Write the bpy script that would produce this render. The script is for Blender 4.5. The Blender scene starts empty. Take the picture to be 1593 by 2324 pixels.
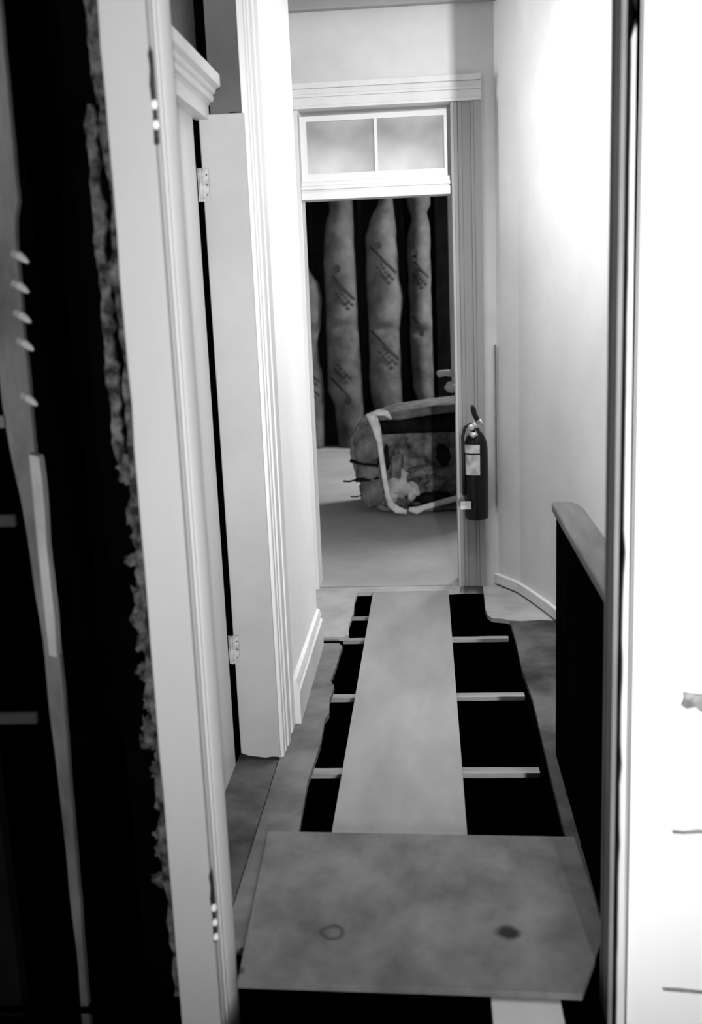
import bpy, bmesh, math, random
from mathutils import Vector, Matrix, noise
random.seed(7)
S = bpy.context.scene
C = S.collection

# ------------------------------------------------------------------ camera
cam_d = bpy.data.cameras.new('camera')
cam = bpy.data.objects.new('camera', cam_d); C.objects.link(cam)
cx_ = Vector((0.99681, 0.06966, -0.03892)); cu_ = Vector((0.02354, 0.20944, 0.97754)); cz_ = Vector((0.07625, -0.97534, 0.20713))
m = Matrix.Identity(4)
for i in range(3):
    m[i][0], m[i][1], m[i][2] = cx_[i], cu_[i], cz_[i]
m[2][3] = 1.6
cam.matrix_world = m
cam_d.sensor_fit = 'VERTICAL'; cam_d.sensor_height = 36.0; cam_d.lens = 36.56
cam_d.clip_start = 0.05
cam_d.dof.use_dof = True; cam_d.dof.focus_distance = 4.3; cam_d.dof.aperture_fstop = 2.6
S.camera = cam

# ------------------------------------------------------------------ world and light
w = bpy.data.worlds.new('world'); S.world = w; w.use_nodes = True
w.node_tree.nodes['Background'].inputs[0].default_value = (1, 1, 1, 1)
w.node_tree.nodes['Background'].inputs[1].default_value = 0.0
S.view_settings.view_transform = 'Standard'; S.view_settings.look = 'None'
S.view_settings.exposure = 0.0; S.view_settings.gamma = 1.0

def area(name, loc, target, sx, sy, power, spread=180):
    d = bpy.data.lights.new(name, 'AREA'); d.shape = 'RECTANGLE'; d.size = sx; d.size_y = sy
    d.energy = power; d.color = (1, 1, 1); d.spread = math.radians(spread)
    o = bpy.data.objects.new(name, d); C.objects.link(o); o.location = loc
    v = Vector(target) - Vector(loc); o.rotation_euler = v.to_track_quat('-Z', 'Y').to_euler()
    return o
area('front_room_lamp', (0.715, -3.3, 1.30), (0.0, 3.0, 1.62), 0.07, 0.8, 47, 48)
area('side_passage_window', (-1.27, 5.28, 2.65), (0.6, 4.5, 2.45), 0.35, 0.8, 11.5, 75)
area('hall_skylight', (0.10, 4.15, 3.12), (0.10, 4.15, 0.0), 0.7, 1.2, 25, 112)
area('stairwell_fill', (0.72, 3.3, 3.12), (0.72, 3.3, 0.0), 0.3, 1.0, 9, 120)  # unseen fill lamp, added to brighten the lower right of the curved wall
area('far_room_window', (1.9, 9.7, 2.3), (-1.2, 8.4, 0.0), 0.9, 1.3, 190)

# ------------------------------------------------------------------ materials (all grey: a black and white picture)
def srgb(v):
    return v/12.92 if v <= .04045 else ((v+.055)/1.055)**2.4
def mat(name, a, b=None, scale=3.0, rough=.7, bump=0.0, bscale=40, stretch=(1, 1, 1), contrast=(.35, .65), spots=(), spec=.3, metal=0.0, detail=5):
    """a, b: two linear greys mixed by a noise; spots = (x, y, z, inner, outer, grey) rings or discs in object space"""
    mt = bpy.data.materials.new(name); mt.use_nodes = True
    nt = mt.node_tree; N = nt.nodes; L = nt.links
    p = N['Principled BSDF']; p.inputs['Roughness'].default_value = rough
    p.inputs['Specular IOR Level'].default_value = spec; p.inputs['Metallic'].default_value = metal
    tc = N.new('ShaderNodeTexCoord'); mp = N.new('ShaderNodeMapping'); mp.inputs['Scale'].default_value = stretch
    L.new(tc.outputs['Object'], mp.inputs['Vector'])
    b = a if b is None else b
    nz = N.new('ShaderNodeTexNoise'); nz.inputs['Scale'].default_value = scale; nz.inputs['Detail'].default_value = detail
    nz.inputs['Roughness'].default_value = .6
    L.new(mp.outputs[0], nz.inputs['Vector'])
    cr = N.new('ShaderNodeValToRGB'); e = cr.color_ramp.elements
    e[0].position, e[1].position = contrast
    e[0].color = (a, a, a, 1); e[1].color = (b, b, b, 1)
    L.new(nz.outputs['Fac'], cr.inputs['Fac'])
    col = cr.outputs['Color']
    for (x, y, z, r0, r1, g) in spots:
        vd = N.new('ShaderNodeVectorMath'); vd.operation = 'DISTANCE'; vd.inputs[1].default_value = (x, y, z)
        n2 = N.new('ShaderNodeTexNoise'); n2.inputs['Scale'].default_value = 30
        add = N.new('ShaderNodeVectorMath'); add.operation = 'MULTIPLY_ADD'
        add.inputs[1].default_value = (.02, .02, 0); L.new(n2.outputs['Color'], add.inputs[0]); L.new(tc.outputs['Object'], add.inputs[2])
        L.new(tc.outputs['Object'], n2.inputs['Vector'])
        L.new(add.outputs[0], vd.inputs[0])
        rp = N.new('ShaderNodeValToRGB'); q = rp.color_ramp.elements
        mid = (r0+r1)/2
        q[0].position = 0; q[0].color = (1, 1, 1, 1) if r0 <= 0 else (0, 0, 0, 1)
        q[1].position = r1; q[1].color = (0, 0, 0, 1)
        n_ = q.new(max(mid, .001)); n_.color = (1, 1, 1, 1)
        if r0 > 0:
            n0 = q.new(r0); n0.color = (0, 0, 0, 1)
        L.new(vd.outputs['Value'], rp.inputs['Fac'])
        mx = N.new('ShaderNodeMixRGB'); mx.inputs['Color2'].default_value = (g, g, g, 1)
        L.new(rp.outputs['Color'], mx.inputs['Fac']); L.new(col, mx.inputs['Color1']); col = mx.outputs['Color']
    L.new(col, p.inputs['Base Color'])
    if bump:
        n3 = N.new('ShaderNodeTexNoise'); n3.inputs['Scale'].default_value = bscale; n3.inputs['Detail'].default_value = 6
        L.new(mp.outputs[0], n3.inputs['Vector'])
        bp = N.new('ShaderNodeBump'); bp.inputs['Strength'].default_value = bump; bp.inputs['Distance'].default_value = .01
        L.new(n3.outputs['Fac'], bp.inputs['Height']); L.new(bp.outputs[0], p.inputs['Normal'])
    return mt

M = {}
M['white_paint'] = mat('white_paint', .66, .74, 2.5, .5, .08, 25)
M['trim_paint'] = mat('trim_paint', .56, .66, 3, .45, .08, 30, stretch=(1, 1, .2))
M['casing_paint'] = mat('casing_paint', .29, .34, 2, .5, .05, 25, stretch=(1, 1, .3))
M['jamb_grey'] = mat('jamb_grey', .16, .22, 3, .6)
M['floor_worn'] = mat('floor_worn', .07, .17, 3.5, .75, .1, 30)
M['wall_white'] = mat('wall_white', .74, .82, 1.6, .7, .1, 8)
M['hall_plaster'] = mat('hall_plaster', .60, .70, 1.6, .8, .12, 8)
M['back_plaster'] = mat('back_plaster', .50, .66, 1.2, .8, .1, 8)
M['bright_plaster'] = mat('bright_plaster', .86, .9, 2, .7, .05, 10)
M['dark_plaster'] = mat('dark_plaster', .075, .115, 2, .85, .1, 12)  # darker grey than the hall plaster
M['door_paint'] = mat('door_paint', .31, .37, 2, .45, .06, 20)
M['ceiling_plaster'] = mat('ceiling_plaster', .6, .68, 2, .9)
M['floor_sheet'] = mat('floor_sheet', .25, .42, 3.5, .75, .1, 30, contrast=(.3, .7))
M['stained_shaded_floor'] = mat('stained_shaded_floor', .012, .105, 2.6, .8, .15, 30, contrast=(.36, .62))  # stains on the left strip; beside the stair also painted shade
M['far_floor'] = mat('far_floor', .26, .34, 1.5, .8, .1, 60)
M['plank_ply'] = mat('plank_ply', .21, .31, 2.4, .7, .08, 30, stretch=(1.6, .6, 1), contrast=(.3, .7))
M['ply_sheet'] = mat('ply_sheet', .075, .19, 5.0, .75, .12, 40, stretch=(1, .8, 1), contrast=(.32, .68),
                     spots=((-.21, -.13, .009, .016, .036, .03), (.232, -.125, .009, 0, .036, .008), (-.425, -.285, .009, 0, .02, .04)))
M['batten_wood'] = mat('batten_wood', .18, .30, 6, .8, .2, 40, stretch=(.3, 3, 3))
M['pale_board'] = mat('pale_board', .42, .5, 3, .7, .1, 30)
M['black_wood'] = mat('black_wood', .0015, .003, 6, .9, .1, 40, spec=0.0)
M['cap_wood'] = mat('cap_wood', .07, .13, 5, .5, .1, 30, stretch=(4, .6, 1))
M['void_dark'] = mat('void_dark', .0004, .0008, 4, 1.0, spec=0)  # near-black colour paints the darkness of unlit hollows
M['bare_plaster'] = mat('bare_plaster', .003, .075, 30, .95, .8, 60, contrast=(.4, .66))
M['stud_wood'] = mat('stud_wood', .02, .11, 5, .85, .3, 50, stretch=(1.5, 1.5, .45), contrast=(.3, .7))
M['lath_wood'] = mat('lath_wood', .13, .24, 5, .85, .2, 50, stretch=(1, 1, .5))
M['dark_lath'] = mat('dark_lath', .008, .02, 8, .9, .2, 50)
M['nail_steel'] = mat('nail_steel', .25, .4, 20, .5, metal=.2)
M['hinge_dark'] = mat('hinge_dark', .006, .02, 30, .5, .2, 80)
M['hinge_light'] = mat('hinge_light', .6, .7, 30, .35)
M['hinge_painted'] = mat('hinge_painted', .22, .5, 30, .6, .3, 80)
M['batt_paper'] = mat('batt_paper', .035, .10, 4, .75, .9, 7, contrast=(.35, .65))
M['batt_ink'] = mat('batt_ink', .008, .02, 20, .8)
M['sheathing_dark'] = mat('sheathing_dark', .003, .006, 4, 1.0, spec=0)
M['upholstery'] = mat('upholstery', .008, .15, 9, .95, .6, 25, contrast=(.35, .65))
M['upholstery_side'] = mat('upholstery_side', .045, .15, 9, .95, .6, 40)
M['upholstery_dark'] = mat('upholstery_dark', .004, .012, 8, 1.0, .4, 30, spec=0)
M['piping_pale'] = mat('piping_pale', .40, .6, 9, .8, .5, 40)
M['stuffing'] = mat('stuffing', .22, .40, 9, 1.0, .6, 40)
M['ext_paint'] = mat('ext_paint', .004, .006, 3, .3, spec=.3)
M['ext_label'] = mat('ext_label', .32, .62, 22, .5, contrast=(.4, .6))
M['ext_chrome'] = mat('ext_chrome', .55, .7, 8, .3, metal=.6)
M['ext_black'] = mat('ext_black', .01, .015, 8, .5)
M['pipe_paint'] = mat('pipe_paint', .62, .72, 4, .5)
M['crack'] = mat('crack', .16, .3, 30, .9)
M['torn_paper'] = mat('torn_paper', .16, .5, 14, .9, .5, 40, contrast=(.4, .6))

def glass_mat():
    mt = bpy.data.materials.new('dusty_glass'); mt.use_nodes = True
    nt = mt.node_tree; N = nt.nodes; L = nt.links
    out = N['Material Output']; N.remove(N['Principled BSDF'])
    tr = N.new('ShaderNodeBsdfTransparent'); tr.inputs[0].default_value = (.9, .9, .9, 1)
    df = N.new('ShaderNodeBsdfDiffuse'); tl = N.new('ShaderNodeBsdfTranslucent'); gl = N.new('ShaderNodeBsdfGlossy')
    gl.inputs['Roughness'].default_value = .15
    tc = N.new('ShaderNodeTexCoord'); nz = N.new('ShaderNodeTexNoise'); nz.inputs['Scale'].default_value = 2.2; nz.inputs['Detail'].default_value = 3
    L.new(tc.outputs['Object'], nz.inputs['Vector'])
    cr = N.new('ShaderNodeValToRGB'); cr.color_ramp.elements[0].position = .35; cr.color_ramp.elements[1].position = .65
    cr.color_ramp.elements[0].color = (.42, .42, .42, 1); cr.color_ramp.elements[1].color = (.95, .95, .95, 1)
    L.new(nz.outputs['Fac'], cr.inputs['Fac'])
    for s in (df, tl): L.new(cr.outputs[0], s.inputs[0])
    m1 = N.new('ShaderNodeMixShader'); m1.inputs[0].default_value = .45; L.new(df.outputs[0], m1.inputs[1]); L.new(tl.outputs[0], m1.inputs[2])
    m2 = N.new('ShaderNodeMixShader'); m2.inputs[0].default_value = .68; L.new(tr.outputs[0], m2.inputs[1]); L.new(m1.outputs[0], m2.inputs[2])
    m3 = N.new('ShaderNodeMixShader'); m3.inputs[0].default_value = .06; L.new(m2.outputs[0], m3.inputs[1]); L.new(gl.outputs[0], m3.inputs[2])
    L.new(m3.outputs[0], out.inputs[0])
    return mt
M['glass'] = glass_mat()

# ------------------------------------------------------------------ mesh helpers (coordinates in metres, world space)
def BM(): return bmesh.new()
def box(bm, x0, x1, y0, y1, z0, z1):
    v = [bm.verts.new(p) for p in ((x0,y0,z0),(x1,y0,z0),(x1,y1,z0),(x0,y1,z0),(x0,y0,z1),(x1,y0,z1),(x1,y1,z1),(x0,y1,z1))]
    for f in ((0,3,2,1),(4,5,6,7),(0,1,5,4),(1,2,6,5),(2,3,7,6),(3,0,4,7)):
        bm.faces.new([v[i] for i in f])
    return bm
def prism_z(bm, pts, z0, z1):
    """pts: outline in (x, y), extruded in z"""
    a = [bm.verts.new((x, y, z0)) for x, y in pts]; b = [bm.verts.new((x, y, z1)) for x, y in pts]
    n = len(pts); bm.faces.new(b); bm.faces.new(a[::-1])
    for i in range(n): bm.faces.new((a[i], a[(i+1) % n], b[(i+1) % n], b[i]))
    return bm
def prism_y(bm, pts, y0, y1):
    """pts: outline in (x, z), extruded in y"""
    a = [bm.verts.new((x, y0, z)) for x, z in pts]; b = [bm.verts.new((x, y1, z)) for x, z in pts]
    n = len(pts); bm.faces.new(a); bm.faces.new(b[::-1])
    for i in range(n): bm.faces.new((a[(i+1) % n], a[i], b[i], b[(i+1) % n]))
    return bm
def tube(bm, pts, radii, seg=14, flat=1.0, cap=True):
    rings = []
    n = len(pts)
    for i, p in enumerate(pts):
        p = Vector(p)
        d = (Vector(pts[min(i+1, n-1)]) - Vector(pts[max(i-1, 0)])).normalized()
        up = Vector((0, 1, 0)) if abs(d.y) < .9 else Vector((0, 0, 1))
        s = d.cross(up).normalized(); t = s.cross(d).normalized()
        r = radii[i] if hasattr(radii, '__len__') else radii
        rings.append([bm.verts.new(p + s*r*math.cos(a) + t*r*flat*math.sin(a)) for a in [2*math.pi*k/seg for k in range(seg)]])
    for i in range(n-1):
        for k in range(seg):
            bm.faces.new((rings[i][k], rings[i][(k+1) % seg], rings[i+1][(k+1) % seg], rings[i+1][k]))
    if cap:
        bm.faces.new(rings[0][::-1]); bm.faces.new(rings[-1])
    return bm
def lathe(bm, cx, cy, prof, seg=28):
    rings = [[bm.verts.new((cx+r*math.cos(2*math.pi*k/seg), cy+r*math.sin(2*math.pi*k/seg), z)) for k in range(seg)] for r, z in prof]
    for i in range(len(rings)-1):
        for k in range(seg):
            bm.faces.new((rings[i][k], rings[i][(k+1) % seg], rings[i+1][(k+1) % seg], rings[i+1][k]))
    bm.faces.new(rings[0][::-1]); bm.faces.new(rings[-1])
    return bm
def blob(bm, c, r, seed=0, amp=.3, sub=3):
    g = bmesh.ops.create_icosphere(bm, subdivisions=sub, radius=1.0)
    for v in g['verts']:
        k = 1 + amp*noise.noise(v.co*1.8 + Vector((seed*7.3, seed*3.1, seed)))
        v.co = Vector(c) + Vector((v.co.x*r[0], v.co.y*r[1], v.co.z*r[2]))*k
    return bm
def obj(name, bm, m_, parent=None, bevel=0.0, smooth=False):
    bmesh.ops.recalc_face_normals(bm, faces=bm.faces)
    cs = [v.co for v in bm.verts]
    lo = Vector([min(c[i] for c in cs) for i in range(3)]); hi = Vector([max(c[i] for c in cs) for i in range(3)])
    o3 = (lo+hi)/2
    bmesh.ops.translate(bm, verts=bm.verts, vec=-o3)
    me = bpy.data.meshes.new(name); bm.to_mesh(me); bm.free()
    me.materials.append(M[m_])
    if smooth:
        for p in me.polygons: p.use_smooth = True
    o = bpy.data.objects.new(name, me); C.objects.link(o)
    if parent:
        o.parent = parent; o.location = o3 - wpos[parent.name]
    else: o.location = o3
    wpos[o.name] = o3.copy()
    if bevel:
        b = o.modifiers.new('bevel', 'BEVEL'); b.width = bevel; b.segments = 2; b.limit_method = 'ANGLE'; b.angle_limit = .7
    return o
wpos = {}
def tag(o, label, cat, group=None):
    o['label'] = label; o['category'] = cat
    if group: o['group'] = group
    return o
def thing(name, label, cat, loc, group=None):
    o = bpy.data.objects.new(name, None); C.objects.link(o); o.location = loc; o.empty_display_size = .1
    wpos[o.name] = Vector(loc)
    return tag(o, label, cat, group)
def struct(name, bm, m_, label=None, cat='structure', bevel=0.0, smooth=False):
    o = obj(name, bm, m_, None, bevel, smooth); o['kind'] = 'structure'
    if label: o['label'] = label; o['category'] = cat
    return o

# ================================================================== THE SETTING
CZ = 3.2
# ---- floor of the hall: separate sheets around the long opening
bm = BM()
edge = [(-.42, 2.30), (-.423, 2.9), (-.432, 3.2), (-.418, 3.5), (-.424, 3.72), (-.412, 3.78), (-.422, 3.9), (-.416, 4.06), (-.437, 4.12), (-.428, 4.3), (-.424, 4.5), (-.42, 4.55), (-.44, 4.60)]
prism_z(bm, [(-.552, 2.30)] + edge + [(-.552, 4.60)], -.022, 0)
struct('floor_left_strip', bm, 'floor_worn', 'worn grey floor strip along the left edge of the hole', 'floor')
bm = BM()
prism_z(bm, [(-.56, 4.69), (-.425, 4.69), (-.402, 4.72), (-.413, 4.85), (-.404, 5.1), (-.412, 5.25), (-.407, 5.43), (.105, 5.43), (.15, 5.44), (.16, 5.53), (-1.3, 5.53), (-1.3, 4.69)], -.022, 0)
prism_z(bm, [(.276, 5.60), (.272, 5.30), (.266, 5.07), (.272, 4.99), (.29, 4.94), (.35, 4.92), (.372, 4.90), (.43, 4.885), (.52, 4.90), (.75, 4.86), (.62, 5.1), (.5, 5.45), (.35, 5.62)], -.022, 0)
fl = struct('floor', bm, 'floor_sheet', 'grey worn hall flooring left around the long hole in the floor', 'floor')
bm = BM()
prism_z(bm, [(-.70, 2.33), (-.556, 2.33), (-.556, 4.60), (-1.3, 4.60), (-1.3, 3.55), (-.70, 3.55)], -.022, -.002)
f2 = struct('floor_stained', bm, 'stained_shaded_floor', 'dark stained strip of flooring along the left wall of the hall', 'floor')
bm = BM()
prism_z(bm, [(.374, 4.89), (.378, 4.6), (.372, 4.2), (.385, 3.9), (.378, 3.3), (.374, 2.3), (1.2, 2.3), (1.2, 4.75), (.75, 4.855), (.52, 4.895), (.43, 4.88)], -.022, -.001)  # separate darker piece, the side window's shadow put into its colour
struct('floor_beside_stair', bm, 'stained_shaded_floor', 'blotched flooring with painted shade between the floor hole and the stair guard', 'floor')
bm = BM(); box(bm, -2.4, 2.4, 5.545, 11.0, -.03, -.001)
struct('floor_far_room', bm, 'far_floor', 'grey floor of the room beyond the doorway', 'floor')
bm = BM(); box(bm, -1.6, 1.6, -4.5, 1.75, -.05, -.001)
struct('floor_front_room', bm, 'floor_sheet', 'floor of the room in front of the doorway', 'floor')
# crawl space under the floor
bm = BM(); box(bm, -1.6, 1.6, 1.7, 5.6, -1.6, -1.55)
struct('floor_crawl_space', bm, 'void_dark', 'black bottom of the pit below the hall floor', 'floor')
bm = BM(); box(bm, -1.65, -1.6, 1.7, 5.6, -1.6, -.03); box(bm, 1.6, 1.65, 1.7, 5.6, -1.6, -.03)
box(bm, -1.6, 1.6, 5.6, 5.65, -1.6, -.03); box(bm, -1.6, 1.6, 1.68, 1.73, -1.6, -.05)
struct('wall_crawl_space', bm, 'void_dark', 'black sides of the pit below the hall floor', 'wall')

# ---- ceiling
bm = BM(); box(bm, -2.4, 2.4, -4.5, 11.0, CZ, CZ+.08)
struct('ceiling', bm, 'ceiling_plaster', 'pale plaster ceiling above the hall', 'ceiling')

# ---- front doorway wall: right side and header
bm = BM()
box(bm, .415, 1.6, 2.10, 2.17, -.05, CZ)
struct('wall_right_front', bm, 'bright_plaster', 'bright white wall right of the near doorway', 'wall')
bm = BM(); box(bm, -.615, .415, 2.10, 2.17, 2.42, CZ)
struct('wall_front_header', bm, 'hall_plaster', 'plaster above the near doorway', 'wall')
# front room shell
bm = BM(); box(bm, -1.65, -1.6, -4.5, 2.1, -.05, CZ)
struct('wall_left_front_room', bm, 'dark_plaster', 'left wall of the front room', 'wall')
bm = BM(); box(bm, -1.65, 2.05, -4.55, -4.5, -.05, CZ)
struct('wall_behind', bm, 'dark_plaster', 'rear wall of the front room', 'wall')
bm = BM(); box(bm, 2.0, 2.05, -4.5, 5.6, -.05, CZ)
struct('wall_right_outer', bm, 'hall_plaster', 'outer wall right of the stair', 'wall')

# ---- near door frame (left): casing board, moulded jamb
bm = BM()
N_ = 44; out_edge = []
for i in range(N_+1):
    z = -.6 + (CZ+.6)*i/N_
    out_edge.append((-.610 + .004*noise.noise(Vector((0, 0, z*9))), z))
prism_y(bm, out_edge[::-1] + [(-.517, -.6), (-.517, CZ)], 2.10, 2.125)
casing = struct('trim_1', bm, 'casing_paint', 'broad plain painted casing board left of the near doorway', 'trim', bevel=.003)
bm = BM()
# moulded jamb: profile extruded upward (x towards the opening, y into the hall)
prof = [(-.60, 2.127), (-.5175, 2.127), (-.5175, 2.152), (-.5205, 2.156), (-.5205, 2.176), (-.518, 2.179), (-.518, 2.193), (-.522, 2.197), (-.522, 2.203)]
for k in range(17):
    u = k/16
    prof.append((-.522+.011*math.sin(math.pi*u)**.7, 2.206 + .118*u))
prof += [(-.60, 2.328)]
prism_z(bm, prof, -.6, CZ)
struct('trim_2', bm, 'trim_paint', 'moulded door jamb with a rounded bead left of the near doorway', 'trim')
# rough broken plaster along the outside of the casing
def ragged_strip(x_in, y0, y1, z0, z1, base, amp, seed, n=90):
    bm = BM(); pts = []
    for i in range(n+1):
        z = z0 + (z1-z0)*i/n
        v = noise.noise(Vector((seed, z*7, 0)))*.6 + noise.noise(Vector((seed+5, z*22, 0)))*.6
        pts.append((x_in - max(.002, base + amp*v), z))
    prism_y(bm, pts + [(x_in, z1), (x_in, z0)], y0, y1)
    return bm
bm = ragged_strip(-.612, 2.112, 2.14, .0, 2.5, .014, .024, 3.0)
r1 = struct('wall_broken_plaster', bm, 'bare_plaster', 'ragged edge of broken dark plaster beside the left casing board', 'wall')
def ribbon(z0, z1, xl, xr, y0, y1, seed, n):
    bm = BM(); Lp = []; Rp = []
    for i in range(n+1):
        z = z0+(z1-z0)*i/n; e_ = min(1, min(i, n-i)/6)
        c = (xl+xr)/2; h = (xr-xl)/2
        Lp.append((c-h*e_+.006*noise.noise(Vector((seed, z*12, 0)))+.004*noise.noise(Vector((seed, z*45, 0))), z))
        Rp.append((c+h*e_+.012*noise.noise(Vector((seed+3, z*15, 0)))+.010*noise.noise(Vector((seed+3, z*50, 0))), z))
    prism_y(bm, Rp+Lp[::-1], y0, y1); return bm
obj('plaster_edge', ribbon(1.26, 1.98, -.662, -.640, 2.125, 2.14, 4., 90), 'bare_plaster', r1)
obj('plaster_edge', ribbon(1.98, 2.40, -.642, -.622, 2.125, 2.14, 8., 50), 'bare_plaster', r1)
bm = BM()
for i in range(16):
    z = .30 + i*.062 + random.uniform(-.02, .02)
    blob(bm, (-.630+random.uniform(-.012, .006), 2.135, z), (random.uniform(.010, .02), .008, random.uniform(.012, .03)), seed=i*1.7, amp=1.3, sub=3)
obj('plaster_lump', bm, 'bare_plaster', r1)['kind'] = 'stuff'
# dark cavity and black room behind the stripped wall
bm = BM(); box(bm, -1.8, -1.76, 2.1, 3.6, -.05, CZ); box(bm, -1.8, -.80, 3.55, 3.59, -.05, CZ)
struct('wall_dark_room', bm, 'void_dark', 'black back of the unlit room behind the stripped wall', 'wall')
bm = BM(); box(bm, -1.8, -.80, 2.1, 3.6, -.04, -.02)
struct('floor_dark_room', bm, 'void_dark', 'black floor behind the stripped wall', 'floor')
bm = BM(); box(bm, -1.66, -.99, 2.10, 2.14, -.05, CZ)
struct('wall_left_front', bm, 'sheathing_dark', 'dark stripped wall at the far left of the near doorway', 'wall')

bm = BM(); box(bm, -.72, -.60, 2.205, 2.225, -.05, CZ)  # sheet added to block the lit hall, painted black as unlit depth
struct('wall_black_backing', bm, 'void_dark', 'added black backing behind the broken plaster edge', 'wall')
# ---- right door frame
bm = BM()
prism_z(bm, [(.3735, 2.10), (.383, 2.10), (.383, 2.20), (.3715, 2.20), (.3715, 2.178), (.3735, 2.176)], -.06, CZ)
struct('trim_3', bm, 'jamb_grey', 'grey door jamb edge right of the near doorway', 'trim')
bm = BM()
N_ = 70; inner = []
for i in range(N_+1):
    z = -.06 + (CZ+.06)*i/N_
    d = 0
    for (zc, hw, dp) in ((1.04, .035, .008), (.80, .03, .006), (2.08, .045, .015), (.60, .02, .004), (.42, .03, .004)):
        d += dp*max(0, 1-abs(z-zc)/hw)
    inner.append((.390+min(d, .013)+.0012*noise.noise(Vector((9, 0, z*14))), z))
prism_y(bm, inner + [(.4085, CZ), (.4085, -.06)], 2.085, 2.165)
struct('trim_4', bm, 'white_paint', 'narrow chipped white bead right of the near doorway', 'trim', bevel=.003)
bm = BM(); box(bm, .383, .4155, 2.115, 2.168, -.06, CZ)
struct('trim_5', bm, 'black_wood', 'dark gap beside the right door jamb', 'trim')
# cracks and torn patch on the white wall
bm = BM()
pts = [(.504, .434), (.53, .432), (.56, .435), (.60, .431), (.70, .436), (.70, .428), (.60, .424), (.56, .427), (.53, .425), (.506, .427)]
prism_y(bm, pts, 2.097, 2.101)
pts = [(.492, .048), (.53, .047), (.58, .041), (.70, .036), (.70, .028), (.58, .034), (.53, .038), (.495, .041)]
prism_y(bm, pts, 2.097, 2.101)
cr_ = struct('trim_6', bm, 'crack', 'two level cracks low on the white wall at the right edge', 'trim')
bm = BM()
pts = [(.519, .752), (.545, .748), (.60, .745), (.70, .74), (.70, .60), (.60, .63), (.575, .665), (.565, .70), (.545, .718), (.526, .715), (.515, .722), (.521, .738)]
prism_y(bm, pts, 2.092, 2.1)
tag(obj('torn_wall_paper', bm, 'torn_paper', None, .002), 'grey torn patch of wall covering curling on the white wall at far right', 'torn wallpaper')

# ---- left wall of the hall (door wall)
bm = BM()
box(bm, -.72, -.70, 2.325, 3.333, -.05, 2.165)
struct('door_2', bm, 'trim_paint', 'painted door closed in the left wall of the hall under the small hood', 'door')
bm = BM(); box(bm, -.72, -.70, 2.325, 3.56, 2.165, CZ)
struct('wall_left_upper', bm, 'dark_plaster', 'dark grey plaster above the hooded left door', 'wall')
bm = BM(); box(bm, -.80, -.602, 3.46, 3.50, -.05, CZ)  # sheet added to close the view through, painted black as unlit depth
struct('wall_gap_backing', bm, 'void_dark', 'added black backing behind the gap of the hinged leaf', 'wall')
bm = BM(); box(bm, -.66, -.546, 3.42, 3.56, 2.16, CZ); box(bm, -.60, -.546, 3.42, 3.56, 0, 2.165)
struct('wall_return', bm, 'dark_plaster', 'narrow grey wall facing the camera beside the hood', 'wall')
# hood over the left door
bm = BM()
prism = [(-.70, 2.270), (-.618, 2.270), (-.610, 2.262), (-.610, 2.228), (-.628, 2.223), (-.628, 2.219), (-.632, 2.212), (-.641, 2.209), (-.636, 2.202), (-.640, 2.190), (-.653, 2.187), (-.653, 2.184), (-.658, 2.182), (-.658, 2.140), (-.70, 2.140)]
def hood(y1s):
    bm = BM()
    a = [bm.verts.new((x, 2.33, z)) for x, z in prism]
    b = [bm.verts.new((x, y1s(x), z)) for x, z in prism]
    n = len(prism); bm.faces.new(a); bm.faces.new(b[::-1])
    for i in range(n): bm.faces.new((a[(i+1) % n], a[i], b[i], b[(i+1) % n]))
    return bm
struct('trim_7', hood(lambda x: 3.385 - max(0, (x+.655))*.9 if x > -.69 else 3.385), 'white_paint', 'white moulded hood above the left hall door', 'trim')

# narrow hinged leaf against the return wall
bm = BM()
lo_ = [(-.687, .022), (-.66, .012), (-.63, .008), (-.60, .004), (-.575, .008), (-.5475, .006)]
prism_y(bm, lo_ + [(-.5475, 2.155), (-.690, 2.155)], 3.375, 3.412)
leaf = struct('door_1', bm, 'door_paint', 'narrow white door leaf hung against the return wall on the left', 'door', bevel=.003)
for zc, nm in ((1.945, 'hinge'), (.41, 'hinge')):
    bm = BM(); box(bm, -.7035, -.669, 3.368, 3.374, zc-.05, zc+.05)
    tube(bm, [(-.694, 3.366, zc-.05), (-.694, 3.366, zc+.05)], .0062, 10)
    hg = obj(nm, bm, 'hinge_painted', leaf)
    bm = BM()
    for dz in (-.03, 0, .03):
        blob(bm, (-.675, 3.367, zc+dz), (.003, .003, .003), 1, 0, 1)
    obj('screw', bm, 'hinge_dark', hg)
# hinges on the near casing
for zc in (1.985, .245):
    t = thing('butt_hinge', 'paint-clogged %s butt hinge on the inner edge of the left casing board' % ('upper' if zc > 1 else 'lower'), 'hinge', (-.516, 2.095, zc-.09), 'hinges on the left casing board')
    bm = BM()
    pts = [(-.519, zc-.09), (-.5135, zc-.09), (-.5135, zc+.09), (-.519, zc+.075), (-.5165, zc+.05), (-.520, zc+.02), (-.517, zc-.03)]
    prism_y(bm, pts, 2.096, 2.108)
    obj('hinge_leaf', bm, 'hinge_dark', t)
    for k, dz in enumerate((.0, -.037, -.074) if zc < 1 else (-.018, -.055)):
        bm = BM(); blob(bm, (-.5115, 2.093, zc+dz), (.0075, .0075, .010), k, .08, 2)
        obj('knuckle', bm, 'hinge_light', t, smooth=True)
    bm = BM(); tube(bm, [(-.513, 2.097, zc-.088), (-.513, 2.097, zc+.08)], .0045, 8)
    obj('hinge_pin', bm, 'hinge_dark', t)

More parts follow.
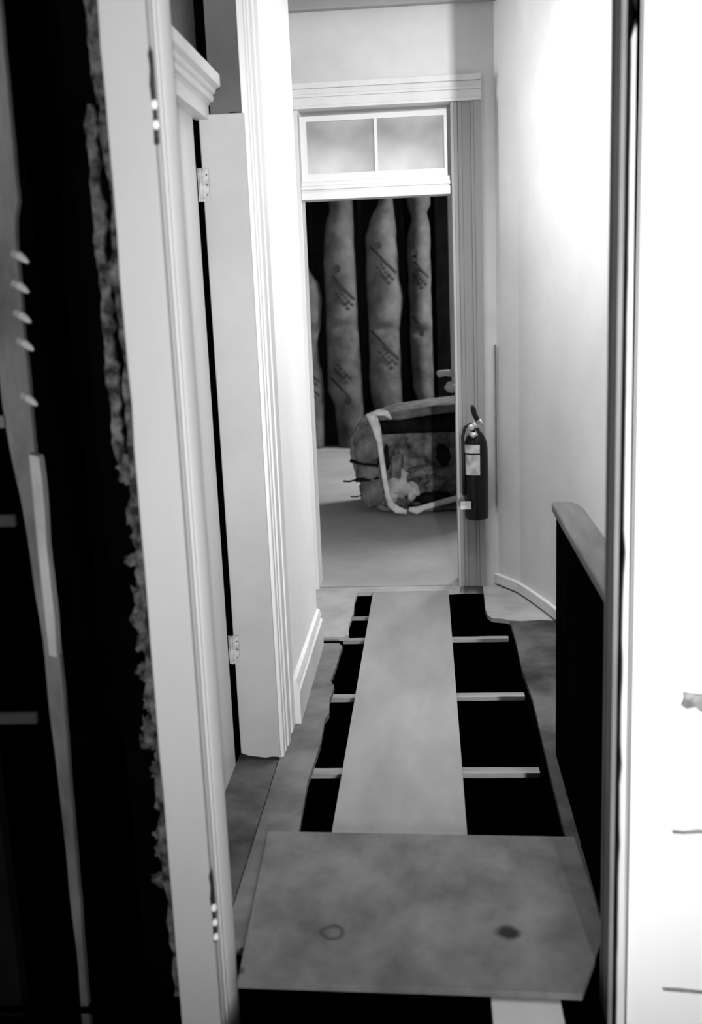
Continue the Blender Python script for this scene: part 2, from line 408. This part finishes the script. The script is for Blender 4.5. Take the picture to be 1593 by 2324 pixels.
# ---- inner left wall of the hall
bm = BM()
prism_z(bm, [(-.548, 3.40), (-.540, 3.43), (-.536, 3.70), (-.532, 4.56), (-.60, 4.56), (-.62, 4.6), (-.65, 4.6), (-.60, 3.565), (-.548, 3.565)], 0, CZ)
struct('wall_left', bm, 'wall_white', 'white plaster wall on the left of the hall', 'wall')
bm = BM()
for (y0, y1, d) in ((3.385, 3.43, .010), (3.43, 3.475, .005), (3.475, 3.535, .010), (3.545, 3.585, .005), (3.59, 3.69, .008)):
    x_ = -.5385 if y0 > 3.4 else -.545; d *= .9
    prism_z(bm, [(x_-.01, y0), (x_+d, y0+.004), (x_+d, y1-.006), (x_-.01, y1)], .0, CZ)
struct('trim_8', bm, 'trim_paint', 'fluted vertical casing on the near corner of the left hall wall', 'trim', bevel=.003)
# baseboard_left with a moulded top
bm = BM()
def bb(y): return -.535
a_ = [(0, 0), (.026, 0), (.026, .125), (.017, .135), (.022, .15), (.014, .172), (0, .18)]
v0 = [bm.verts.new((bb(3.68)+dx, 3.68, z)) for dx, z in a_]; v1 = [bm.verts.new((bb(4.60)+dx, 4.575, z)) for dx, z in a_]
bm.faces.new(v0); bm.faces.new(v1[::-1])
for i in range(len(a_)): bm.faces.new((v0[(i+1) % len(a_)], v0[i], v1[i], v1[(i+1) % len(a_)]))
struct('baseboard_left', bm, 'trim_paint', 'tall moulded baseboard on the left hall wall', 'baseboard')

# ---- back wall with doorway and transom
BY = 5.53
bm = BM()
box(bm, -1.35, -.622, BY, BY+.16, 0, CZ); box(bm, .146, .40, BY, BY+.16, -.05, CZ); box(bm, -.622, .146, BY, BY+.16, 2.505, CZ)
struct('wall_back', bm, 'back_plaster', 'white wall at the end of the hall above the doorway', 'wall')
bm = BM(); box(bm, -1.36, -1.3, 4.56, 5.6, -.05, CZ)
struct('wall_left_far', bm, 'hall_plaster', 'side wall out of sight behind the left wall', 'wall')
bm = BM(); box(bm, -.80, .5, BY-.05, BY, 2.96, CZ)
struct('trim_9', bm, 'casing_paint', 'cornice at the top of the end wall', 'trim', bevel=.01)
# casing right jamb (fluted) and head
bm = BM()
for (x0, x1, d) in ((.146, .160, .030), (.160, .180, .022), (.180, .20, .027), (.20, .245, .022), (.245, .262, .030), (.262, .293, .036)):
    box(bm, x0, x1, BY-d, BY+.001, .0, 2.504)
struct('trim_10', bm, 'casing_paint', 'fluted casing on the right side of the end doorway', 'trim', bevel=.002)
bm = BM()
for (z0, z1, d) in ((2.505, 2.52, .034), (2.52, 2.56, .024), (2.56, 2.575, .030), (2.575, 2.60, .026), (2.60, 2.628, .040)):
    box(bm, -.76, .298, BY-d, BY+.001, z0, z1)
struct('trim_11', bm, 'trim_paint', 'moulded head casing over the transom window', 'trim', bevel=.002)
bm = BM()
box(bm, -.76, -.622, BY-.03, BY+.001, 0, 2.5)
struct('trim_12', bm, 'trim_paint', 'casing on the left side of the end doorway', 'trim')
bm = BM()
box(bm, -.628, .140, BY+.006, BY+.13, 2.068, 2.108); box(bm, -.628, .136, BY+.02, BY+.12, 2.108, 2.118); box(bm, -.628, .140, BY+.010, BY+.12, 2.118, 2.138)
box(bm, -.628, .138, BY+.03, BY+.12, 2.138, 2.160)
bar = struct('trim_13', bm, 'white_paint', 'white transom bar between the end doorway and its window', 'trim', bevel=.003)
# transom window sash
bm = BM()
x0, x1, z0, z1 = -.624, .128, 2.155, 2.483
Y0, Y1 = BY+.06, BY+.10
box(bm, x0, x0+.035, Y0, Y1, z0, z1); box(bm, x1-.015, x1, Y0, Y1, z0, z1)
box(bm, x0+.035, x1-.015, Y0, Y1, z0, z0+.045); box(bm, x0+.035, x1-.015, Y0, Y1, z1-.026, z1)
win = struct('window_1', bm, 'white_paint', 'two pane transom window above the end doorway', 'window')
bm = BM(); box(bm, -.243, -.226, Y0+.002, Y1, z0+.04, z1-.02)
obj('mullion', bm, 'white_paint', win, .003)
for xa, xb in ((x0+.03, -.24), (-.23, x1-.012)):
    bm = BM(); box(bm, xa, xb, Y0+.02, Y0+.024, z0+.04, z1-.02); obj('pane', bm, 'glass', win)
# far room door jamb strip and threshold
bm = BM(); box(bm, -.62, .146, BY, BY+.02, -.02, -.004)
struct('trim_14', bm, 'dark_lath', 'dark seam across the threshold of the end doorway', 'trim')

# ---- oblique curved wall by the stair
ob = [(.300, 5.62), (.325, 5.585), (.365, 5.53), (.464, 5.36), (.52, 5.19), (.581, 4.98), (.66, 4.66), (.76, 4.2), (.87, 3.6), (.95, 3.0), (1.0, 2.17)]
bm = BM()
prism_z(bm, ob + [(1.1, 2.17), (1.1, 3.0), (.98, 4.2), (.80, 5.0), (.62, 5.5), (.45, 5.7), (.300, 5.7)], -.05, CZ)
struct('wall_right', bm, 'hall_plaster', 'pale curving plaster wall beside the stair on the right', 'wall', smooth=False)
bm = BM()
def offset_poly(pts, d):
    out = []
    for i, p in enumerate(pts):
        a = Vector(pts[max(0, i-1)]); b = Vector(pts[min(len(pts)-1, i+1)]); t = (b-a).normalized()
        n = Vector((t.y, -t.x))
        if n.x > 0: n = -n
        out.append((p[0]+n.x*d, p[1]+n.y*d))
    return out
sub = ob[1:9]
prism_z(bm, sub + offset_poly(sub, .022)[::-1], .008, .065)
struct('baseboard_right', bm, 'hall_plaster', 'low plain baseboard following the curving right wall', 'baseboard', bevel=.006)
# thin upright edge of a casing on the curved wall
bm = BM(); prism_z(bm, [(.350, 5.50), (.3545, 5.495), (.360, 5.52), (.352, 5.53)], .45, 1.30)
struct('trim_15', bm, 'crack', 'thin dark upright crack on the curving wall near the extinguisher', 'trim')

# ---- far room shell
bm = BM(); box(bm, -2.4, 2.4, 10.95, 11.0, -.03, CZ)
struct('wall_far_room', bm, 'sheathing_dark', 'black sheathing behind the insulation in the far room', 'wall')
bm = BM(); box(bm, -2.45, -2.4, 5.6, 11.0, -.03, CZ)
struct('wall_far_room_left', bm, 'dark_plaster', 'left wall of the far room', 'wall')
bm = BM(); box(bm, 2.4, 2.45, 5.6, 11.0, -.03, CZ)
struct('wall_far_room_right', bm, 'dark_plaster', 'right wall of the far room', 'wall')
bm = BM(); box(bm, -2.4, -1.35, 5.6, 5.68, 0, CZ); box(bm, .40, 2.4, 5.71, 5.78, -.05, CZ)
struct('wall_far_room_front', bm, 'dark_plaster', 'near wall of the far room', 'wall')

# ================================================================== BOARDS ON THE FLOOR
bm = BM(); box(bm, -.322, .087, 2.60, 5.425, -.018, 0)
tag(obj('plywood_strip', bm, 'plank_ply', None, .002), 'long narrow plywood strip laid down the hall over the open floor', 'board')
bm = BM()
prism_z(bm, [(-.5126, 2.842), (.396, 2.809), (.406, 2.52), (.405, 2.34), (.318, 2.112), (.05, 2.124), (-.481, 2.142)], .001, .019)
tag(obj('plywood_sheet', bm, 'ply_sheet', None, .002), 'large stained plywood sheet with two dark knots in the near foreground', 'board')
bm = BM()
box(bm, .112, .270, 1.72, 2.16, -.030, -.001)
tag(obj('floor_board', bm, 'pale_board', None, .002), 'short pale board end poking out under the near edge of the plywood sheet', 'board')
names = ['nearest batten across the hole, widest of the row', 'second batten from the plywood sheet across the hole', 'third batten from the plywood sheet across the hole', 'thinnest and farthest batten across the hole near the end doorway']
for i, (y, wd, xr) in enumerate(((3.325, .046, .350), (4.005, .044, .372), (4.715, .034, .352), (5.06, .012, .06))):
    bm = BM()
    n = 24; f_ = []; b_ = []
    for k in range(n+1):
        x0b = -.43 if i == 2 else -.50
        x = x0b + (xr-x0b)*k/n
        f_.append((x, y - wd/2 + .003*noise.noise(Vector((x*9, i, 0))))); b_.append((x, y + wd/2 + .003*noise.noise(Vector((x*9, i, 5)))))
    prism_z(bm, f_ + b_[::-1], -.040, -.0225)
    tag(obj('floor_batten', bm, 'batten_wood', None), 'pale wooden ' + names[i], 'batten', 'battens across the floor opening')
# a black trimmer below the right edge of the hole, and joist below the left edge
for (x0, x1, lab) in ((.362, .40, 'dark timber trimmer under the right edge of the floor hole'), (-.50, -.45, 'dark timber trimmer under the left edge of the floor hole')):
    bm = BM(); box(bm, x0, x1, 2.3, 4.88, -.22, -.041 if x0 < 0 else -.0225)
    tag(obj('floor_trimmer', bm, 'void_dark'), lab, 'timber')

# ---- stair guard
t = thing('stair_guard', 'black half-height stair guard wall with a grey wooden cap rail on the right', 'railing', (.44, 2.8, 0))
bm = BM()
prism_pts = [(2.22, -.25), (3.405, -.25), (3.400, .852), (2.22, .852)]
a = [bm.verts.new((.414, y, z)) for y, z in prism_pts]; b = [bm.verts.new((.468, y, z)) for y, z in prism_pts]
bm.faces.new(a); bm.faces.new(b[::-1])
for i in range(4): bm.faces.new((a[(i+1) % 4], a[i], b[i], b[(i+1) % 4]))
obj('panel', bm, 'black_wood', t)
bm = BM()
capo = [(.404, 2.22), (.404, 3.43), (.408, 3.475), (.425, 3.49), (.47, 3.48), (.492, 3.44), (.500, 3.36), (.500, 2.22)]
prism_z(bm, capo, .853, .880)
obj('cap_rail', bm, 'cap_wood', t, .006)
for yy in (2.46, 2.78, 3.1):
    bm = BM(); box(bm, .4115, .4145, yy, yy+.006, -.1, .852); obj('board_joint', bm, 'black_wood', t)

# ================================================================== STRIPPED WALL AT FAR LEFT
t = thing('wall_stud', 'bare rough wall stud with bent nails at the left edge of the picture', 'stud', (-.86, 2.1, -.04))
RT = [(-.5, -.840), (.4, -.822), (.85, -.812), (1.0, -.822), (1.3, -.822), (1.768, -.816), (1.775, -.803), (2.5, -.798)]
LT = [(-.5, -.852), (.4, -.844), (.9, -.848), (1.2, -.862), (1.4, -.880), (2.5, -.890)]
def lerp(tab, z):
    for (z0, a0), (z1, a1) in zip(tab, tab[1:]):
        if z <= z1: return a0 + (a1-a0)*max(0, (z-z0)/(z1-z0))
    return tab[-1][1]
bm = BM(); n = 90; R_ = []; L_ = []
for k in range(n+1):
    z = -.5 + 2.96*k/n
    R_.append((lerp(RT, z) + .0025*noise.noise(Vector((0, 3, z*10))), z))
    L_.append((lerp(LT, z) + .005*noise.noise(Vector((2, 3, z*5))), z))
prism_y(bm, R_ + L_[::-1], 2.10, 2.118)
obj('stud_face', bm, 'stud_wood', t)
for i, (x, z) in enumerate(((-.803, 1.685), (-.809, 1.627), (-.811, 1.568), (-.811, 1.512), (-.815, 1.400))):
    bm = BM()
    tube(bm, [(x-.02, 2.105, z+.016), (x-.006, 2.095, z+.010), (x+.006, 2.090, z+.002), (x+.013, 2.088, z-.003)], [.009, .009, .0065, .003], 8)
    obj('nail', bm, 'lath_wood', t)
bm = BM()
prism_y(bm, [(-.826, .86), (-.808, .855), (-.804, .95), (-.806, 1.10), (-.802, 1.18), (-.801, 1.24), (-.803, 1.292), (-.824, 1.298), (-.826, 1.1)], 2.070, 2.102)
tag(obj('wood_strip', bm, 'lath_wood', None, .003), 'pale split wooden strip fixed along the bare stud at the left edge', 'wood strip')
for i, (z, lab) in enumerate(((1.365, 'upper broken lath stub left of the bare stud'), (1.155, 'middle broken lath stub left of the bare stud'), (.71, 'lowest broken lath stub left of the bare stud'))):
    bm = BM(); box(bm, -1.02, -.875, 2.085, 2.099, z-.013, z+.013)
    tag(obj('lath', bm, 'dark_lath' if i else 'stud_wood', None, .002), 'dark ' + lab, 'lath', 'lath stubs at the left edge')

# ================================================================== INSULATION
def batt(label, left, right, seams, seed, top=2.75):
    """left/right: (z, x) edge tables"""
    def interp(tab, z):
        for (z0, a0), (z1, a1) in zip(tab, tab[1:]):
            if z0 <= z <= z1: return a0 + (a1-a0)*(z-z0)/(z1-z0)
        return tab[0][1] if z < tab[0][0] else tab[-1][1]
    bm = BM(); nz, nx = 90, 16; g = []
    z_lo = .0
    for i in range(nz+1):
        z = z_lo + (top-z_lo)*i/nz; row = []
        xl, xr = interp(left, z), interp(right, z)
        wob = .008*noise.noise(Vector((seed, z*6, 0)))
        pin = 1.0
        for s in seams: pin = min(pin, .35+.65*min(1, abs(z-s)/.09))
        for j in range(nx+1):
            u = j/nx; x = xl + (xr-xl)*u + wob
            d = math.sin(math.pi*u)**.55*.12*pin + .006*noise.noise(Vector((x*9, z*9, seed)))
            row.append(bm.verts.new((x, 10.86-d, z)))
        g.append(row)
    for i in range(nz):
        for j in range(nx): bm.faces.new((g[i][j], g[i][j+1], g[i+1][j+1], g[i+1][j]))
    # closed back
    bk = [[bm.verts.new((r[0].co.x, 10.945, r[0].co.z)), bm.verts.new((r[-1].co.x, 10.945, r[0].co.z))] for r in g]
    for i in range(nz):
        bm.faces.new((bk[i][0], g[i][0], g[i+1][0], bk[i+1][0])); bm.faces.new((g[i][-1], bk[i][1], bk[i+1][1], g[i+1][-1]))
        bm.faces.new((bk[i][1], bk[i][0], bk[i+1][0], bk[i+1][1]))
    bm.faces.new([bk[-1][0]] + g[-1] + [bk[-1][1]]); bm.faces.new([bk[0][1]] + g[0][::-1] + [bk[0][0]])
    return tag(obj('insulation_batt', bm, 'batt_paper', None, smooth=True), label, 'insulation', 'insulation batts on the far wall')
G = [
 ('paper-faced insulation batt partly cut off by the left door edge, bulging out halfway up', [(0, -1.5), (3, -1.5)],
  [(0, -1.10), (.5, -1.085), (.78, -1.09), (.9, -1.12), (1.15, -1.12), (1.3, -1.085), (1.55, -1.06), (1.7, -1.09), (1.85, -1.19), (2.1, -1.20), (2.5, -1.19), (3, -1.19)], (1.22,), 1.),
 ('widest paper-faced insulation batt, left of centre on the far wall', [(0, -.95), (.45, -.98), (.6, -1.04), (1.2, -1.03), (1.9, -1.03), (2.25, -1.0), (2.4, -.95), (3, -.95)],
  [(0, -.665), (.5, -.67), (1.2, -.70), (1.6, -.70), (2.6, -.715), (3, -.715)], (1.245,), 2.),
 ('paper-faced insulation batt at the middle of the far wall with a kinked right edge', [(0, -.5), (.35, -.56), (.6, -.60), (1.05, -.59), (1.25, -.59), (1.6, -.60), (2.15, -.59), (2.35, -.52), (2.46, -.45), (3, -.45)],
  [(0, -.26), (1.2, -.275), (1.45, -.235), (1.53, -.225), (1.7, -.262), (2.2, -.28), (2.4, -.30), (3, -.34)], (1.205, 2.42), 3.),
 ('narrowest paper-faced insulation batt, rightmost on the far wall', [(0, .0), (.4, -.08), (.6, -.15), (1.15, -.17), (1.3, -.165), (2.1, -.175), (2.3, -.12), (2.45, -.17), (3, -.17)],
  [(0, .10), (.5, .065), (1.15, .06), (2.2, .06), (2.35, .03), (2.42, .07), (3, .07)], (1.16, 2.3), 4.),
]
batts = [batt(*g) for g in G]
def mark(parent, segs, circles=()):
    bm = BM()
    for (xa, za, xb, zb, wd) in segs:
        n = 10; d = Vector((xb-xa, zb-za)); nn = Vector((-d.y, d.x)).normalized()*wd/2
        top = []; bot = []
        for k in range(n+1):
            x = xa+(xb-xa)*k/n; z = za+(zb-za)*k/n
            top.append((x+nn.x, z+nn.y)); bot.append((x-nn.x, z-nn.y))
        for y_, in ((10.738,),):
            tv = [bm.verts.new((x, y_+batt_y(parent, x), z)) for x, z in top]; bv = [bm.verts.new((x, y_+batt_y(parent, x), z)) for x, z in bot]
            for k in range(n): bm.faces.new((tv[k], bv[k], bv[k+1], tv[k+1]))
    for (x, z, r) in circles:
        cv = [bm.verts.new((x+r*math.cos(2*math.pi*k/16), 10.733, z+r*math.sin(2*math.pi*k/16)*1.1)) for k in range(16)]
        bm.faces.new(cv)
    obj('printed_mark', bm, 'batt_ink', parent)
def batt_y(p, x):
    hw = {0: .2, 1: .165, 2: .165, 3: .11}[batts.index(p)]
    c = {0: -1.25, 1: -.865, 2: -.43, 3: -.055}[batts.index(p)]
    u = max(.02, min(.98, (x-c)/(2*hw)+.5))
    return .11 - math.sin(math.pi*u)**.55*.12
def word(xa, za, xb, zb, h):
    """a slanted scribble of short strokes, like the blurred print on the paper"""
    s = []; n = 5; d = Vector((xb-xa, zb-za)); nn = Vector((-d.y, d.x)).normalized()*h/2
    for k in range(n):
        u = (k+.3)/n; v = (k+1.0)/n
        p = Vector((xa, za))+d*u; q = Vector((xa, za))+d*v
        j = .006*((k*7) % 3-1)
        s.append((p.x-nn.x, p.y-nn.y+j, q.x-nn.x+.006, q.y-nn.y-j, .022)); s.append((p.x+nn.x, p.y+nn.y-j, q.x+nn.x, q.y+nn.y+j, .020))
        if k == 3: s.append((p.x-nn.x*.8, p.y-nn.y*.8, q.x+nn.x*.8, q.y+nn.y*.8, .018))
    return s
mark(batts[1], [(-.93, 1.76, -.72, 1.52, .022)] + word(-.90, 1.62, -.755, 1.44, .055), [(-.885, 1.83, .036)])
mark(batts[1], [(-1.0, .74, -.80, .53, .024)] + word(-.95, .86, -.80, .70, .06), [(-.82, .50, .033)])
mark(batts[2], [(-.54, 2.03, -.285, 1.77, .022)] + word(-.475, 1.86, -.335, 1.68, .055), [(-.462, 2.04, .032)])
mark(batts[2], [(-.56, 1.20, -.28, .90, .024)] + word(-.475, 1.02, -.33, .83, .06))
mark(batts[3], [(-.15, 1.92, .035, 1.71, .018)] + word(-.115, 1.77, -.002, 1.62, .05), [(-.10, 1.95, .035), (-.10, 1.90, .03)])
mark(batts[3], [(-.14, 1.33, -.05, 1.22, .016)], [(-.05, 1.16, .03)])
mark(batts[0], [(-1.22, .80, -1.10, .68, .02), (-1.24, .68, -1.12, .55, .02)])
# studs between the batts
for x, lab in ((-1.145, 'leftmost'), (-.645, 'second'), (-.215, 'third'), (.13, 'rightmost')):
    bm = BM(); box(bm, x-.018, x+.018, 10.89, 10.95, 0, CZ)
    tag(obj('wall_stud', bm, 'sheathing_dark'), lab + ' of the black wall studs between the insulation batts', 'stud', 'studs between the insulation batts')

# ================================================================== OVERTURNED ARMCHAIR
t = thing('armchair', 'torn upholstered armchair tipped over on the floor of the far room', 'armchair', (0, 7.7, 0))
# body: a rounded shell lying on its side, open towards the hall
bm = BM()
sil = [(-.50, .20), (-.44, .08), (-.36, .02), (-.20, .0), (.1, .01), (.55, .02), (.62, .2), (.64, .6), (.58, .78), (.3, .80), (.0, .775), (-.25, .745), (-.40, .70), (-.50, .66), (-.565, .56), (-.575, .45), (-.55, .33)]
def shell(y0, y1, y2):
    a = [bm.verts.new((x, y0, z)) for x, z in sil]
    b = [bm.verts.new((x*1.0, y1, z)) for x, z in sil]
    c = [bm.verts.new((x*.9, y2, .38+(z-.38)*.9)) for x, z in sil]
    n = len(sil)
    for r, s in ((a, b), (b, c)):
        for i in range(n): bm.faces.new((r[i], r[(i+1) % n], s[(i+1) % n], s[i]))
    bm.faces.new(c)
    ins = [bm.verts.new((.03+(x-.03)*.93, y0+.005, .38+(z-.38)*.92)) for x, z in sil]
    dp = [bm.verts.new((.03+(x-.03)*.86, y0+.20, .38+(z-.38)*.84)) for x, z in sil]
    for r, s in ((a, ins), (ins, dp)):
        for i in range(n): bm.faces.new((r[i], s[i], s[(i+1) % n], r[(i+1) % n]))
    bm.faces.new(dp)
shell(7.46, 8.0, 8.12)
obj('outer_shell', bm, 'upholstery_side', t, .01)
# mottled torn underside inside the frame
bm = BM(); nx, nz = 40, 30; g = []
for i in range(nz+1):
    row = []
    for j in range(nx+1):
        x = -.36+.92*j/nx; z = .04+.54*i/nz
        y = 7.50 - .045*noise.noise(Vector((x*5, z*5, 1))) - .02*noise.noise(Vector((x*14, z*14, 4)))
        row.append(bm.verts.new((x, y, z)))
    g.append(row)
for i in range(nz):
    for j in range(nx): bm.faces.new((g[i][j], g[i][j+1], g[i+1][j+1], g[i+1][j]))
obj('underside_fabric', bm, 'upholstery', t, smooth=True)
bm = BM(); tube(bm, [(-.335, 7.50, .625), (-.1, 7.50, .64), (.2, 7.50, .655), (.58, 7.50, .66)], [.05, .058, .06, .05], 16)
obj('recess_shade', bm, 'upholstery_dark', t, smooth=True)  # near-black tube paints the shade in the recess below the top roll
bm = BM(); tube(bm, [(-.36, 7.45, .705), (-.2, 7.45, .715), (0, 7.45, .745), (.25, 7.45, .765), (.56, 7.45, .77)], [.02, .03, .032, .03, .025], 16)
obj('top_roll', bm, 'upholstery_side', t, smooth=True)
for c, r in (((-.455, 7.475, .50), (.10, .05, .175)), ((-.44, 7.475, .31), (.095, .05, .09)), ((-.42, 7.475, .17), (.09, .05, .13))):
    bm = BM(); blob(bm, c, r, c[2]*10, .35, 3)
    obj('side_padding', bm, 'upholstery_side', t, smooth=True)
# pale curved frame arm and rail
bm = BM()
tube(bm, [(-.44, 7.40, .735), (-.40, 7.395, .715), (-.372, 7.39, .64), (-.352, 7.39, .54), (-.342, 7.385, .42), (-.325, 7.38, .28), (-.305, 7.375, .15), (-.285, 7.37, .085), (-.24, 7.36, .045), (-.17, 7.355, .028)],
     [.012, .036, .034, .022, .020, .020, .021, .028, .03, .016], 12, flat=.7)
obj('frame_arm', bm, 'piping_pale', t, smooth=True)
bm = BM()
tube(bm, [(-.42, 7.41, .735), (-.36, 7.40, .748), (-.30, 7.40, .742), (-.265, 7.41, .70)], [.014, .022, .020, .01], 10, flat=.7)
obj('frame_knuckle', bm, 'piping_pale', t, smooth=True)
bm = BM()
tube(bm, [(-.155, 7.36, .048), (-.10, 7.365, .035), (-.05, 7.37, .055), (.08, 7.39, .085), (.25, 7.41, .125), (.45, 7.43, .14)], [.016, .03, .022, .022, .024, .022], 12, flat=.8)
obj('frame_rail', bm, 'piping_pale', t, smooth=True)
for i, (x, z, rx, rz, mm) in enumerate(((-.226, .205, .085, .095, 'stuffing'), (-.28, .14, .05, .05, 'stuffing'), (-.12, .16, .05, .06, 'stuffing'), (-.06, .30, .09, .04, 'upholstery_side'), (-.24, .36, .045, .12, 'upholstery_side'), (.03, .215, .07, .055, 'upholstery'), (.10, .42, .05, .07, 'upholstery_dark'), (.0, .10, .16, .04, 'upholstery_dark'), (-.32, .40, .03, .09, 'upholstery_dark'))):
    bm = BM(); blob(bm, (x, 7.475, z), (rx, .035, rz), i+2, .7, 3)
    obj('stuffing_tuft' if mm != 'upholstery_dark' else 'torn_hole', bm, mm, t, smooth=True)
for i, (xa, za, xb, zb, r) in enumerate(((-.575, .40, -.37, .355, .013), (-.63, .250, -.54, .256, .007), (-.54, .255, -.37, .275, .016), (-.58, .135, -.50, .14, .005))):
    bm = BM(); tube(bm, [(xa, 7.448, za), ((xa+xb)/2, 7.445, (za+zb)/2-.006), (xb, 7.448, zb)], r, 8)
    obj('webbing_strap', bm, 'upholstery_dark', t)

# ================================================================== PALE PIPE WITH VALVE
t = thing('valve_pipe', 'pale upright pipe ending in a small valve behind the right door casing', 'pipe', (.185, 7.6, .85))
bm = BM(); tube(bm, [(.198, 7.6, CZ), (.196, 7.6, 2.2), (.192, 7.6, 1.5), (.190, 7.6, 1.0), (.192, 7.6, .90)], [.026, .026, .023, .016, .015], 16)
obj('pipe', bm, 'pipe_paint', t, smooth=True)
bm = BM(); tube(bm, [(.19, 7.6, .995), (.13, 7.59, 1.0), (.085, 7.58, .995), (.07, 7.58, .99)], [.025, .022, .026, .02], 12)
obj('valve_handle', bm, 'pipe_paint', t, smooth=True)
bm = BM(); blob(bm, (.165, 7.59, .895), (.042, .035, .038), 3, .25, 3)
obj('valve_body', bm, 'pipe_paint', t, smooth=True)

# ================================================================== FIRE EXTINGUISHER
ex, ey = .243, 5.425
t = thing('fire_extinguisher', 'dark fire extinguisher with a pale label hung on the right door casing', 'fire extinguisher', (ex, ey, .395))
bm = BM()
lathe(bm, ex, ey, [(.050, .395), (.060, .400), (.063, .412), (.063, .765), (.060, .80), (.050, .832), (.034, .855), (.022, .865), (.020, .885)])
obj('cylinder', bm, 'ext_paint', t, smooth=True)
def arc_patch(bm, a0, a1, z0, z1, r, n=14):
    lo = []; hi = []
    for k in range(n+1):
        a = a0+(a1-a0)*k/n
        lo.append(bm.verts.new((ex+r*math.cos(a), ey+r*math.sin(a), z0))); hi.append(bm.verts.new((ex+r*math.cos(a), ey+r*math.sin(a), z1)))
    for k in range(n): bm.faces.new((lo[k], lo[k+1], hi[k+1], hi[k]))
a0, a1 = math.radians(205), math.radians(287)
bm = BM(); arc_patch(bm, a0, a1, .755, .800, .0640); obj('label_band', bm, 'ext_label', t)
bm = BM(); arc_patch(bm, a0+.1, a1, .640, .748, .0642); obj('instruction_label', bm, 'ext_label', t)
bm = BM(); lathe(bm, ex, ey, [(.021, .880), (.026, .884), (.026, .905), (.018, .912), (.018, .93), (.010, .94)], 18)
obj('valve', bm, 'ext_chrome', t, smooth=True)
bm = BM(); tube(bm, [(ex+.01, ey-.02, .925), (ex-.005, ey-.035, .955), (ex-.012, ey-.05, .985), (ex-.018, ey-.055, 1.005)], [.013, .013, .014, .007], 10, flat=.7)
obj('squeeze_handle', bm, 'ext_black', t, smooth=True)
bm = BM(); tube(bm, [(ex+.005, ey-.015, .905), (ex+.025, ey-.04, .925), (ex+.035, ey-.055, .905)], [.010, .010, .006], 10)
obj('carry_handle', bm, 'ext_chrome', t, smooth=True)
bm = BM(); blob(bm, (ex-.022, ey-.035, .888), (.019, .014, .019), 1, .05, 3)
obj('pressure_gauge', bm, 'ext_chrome', t, smooth=True)
bm = BM(); tube(bm, [(ex-.03, ey-.045, .858), (ex-.012, ey-.06, .85), (ex+.006, ey-.06, .86)], [.012, .016, .010], 10)
obj('nozzle', bm, 'ext_chrome', t, smooth=True)
bm = BM(); tube(bm, [(ex-.02, ey-.02, .905), (ex-.055, ey-.03, .89), (ex-.068, ey-.03, .84), (ex-.066, ey-.028, .70), (ex-.066, ey-.028, .53)], .0085, 10)
obj('hose', bm, 'ext_black', t, smooth=True)
bm = BM(); box(bm, ex-.086, ex-.030, ey-.074, ey-.068, .462, .505)
obj('strap_tag', bm, 'ext_label', t, .002)
bm = BM(); box(bm, ex-.012, ex+.012, ey+.06, BY-.028, .50, .86)
obj('wall_bracket', bm, 'ext_black', t)
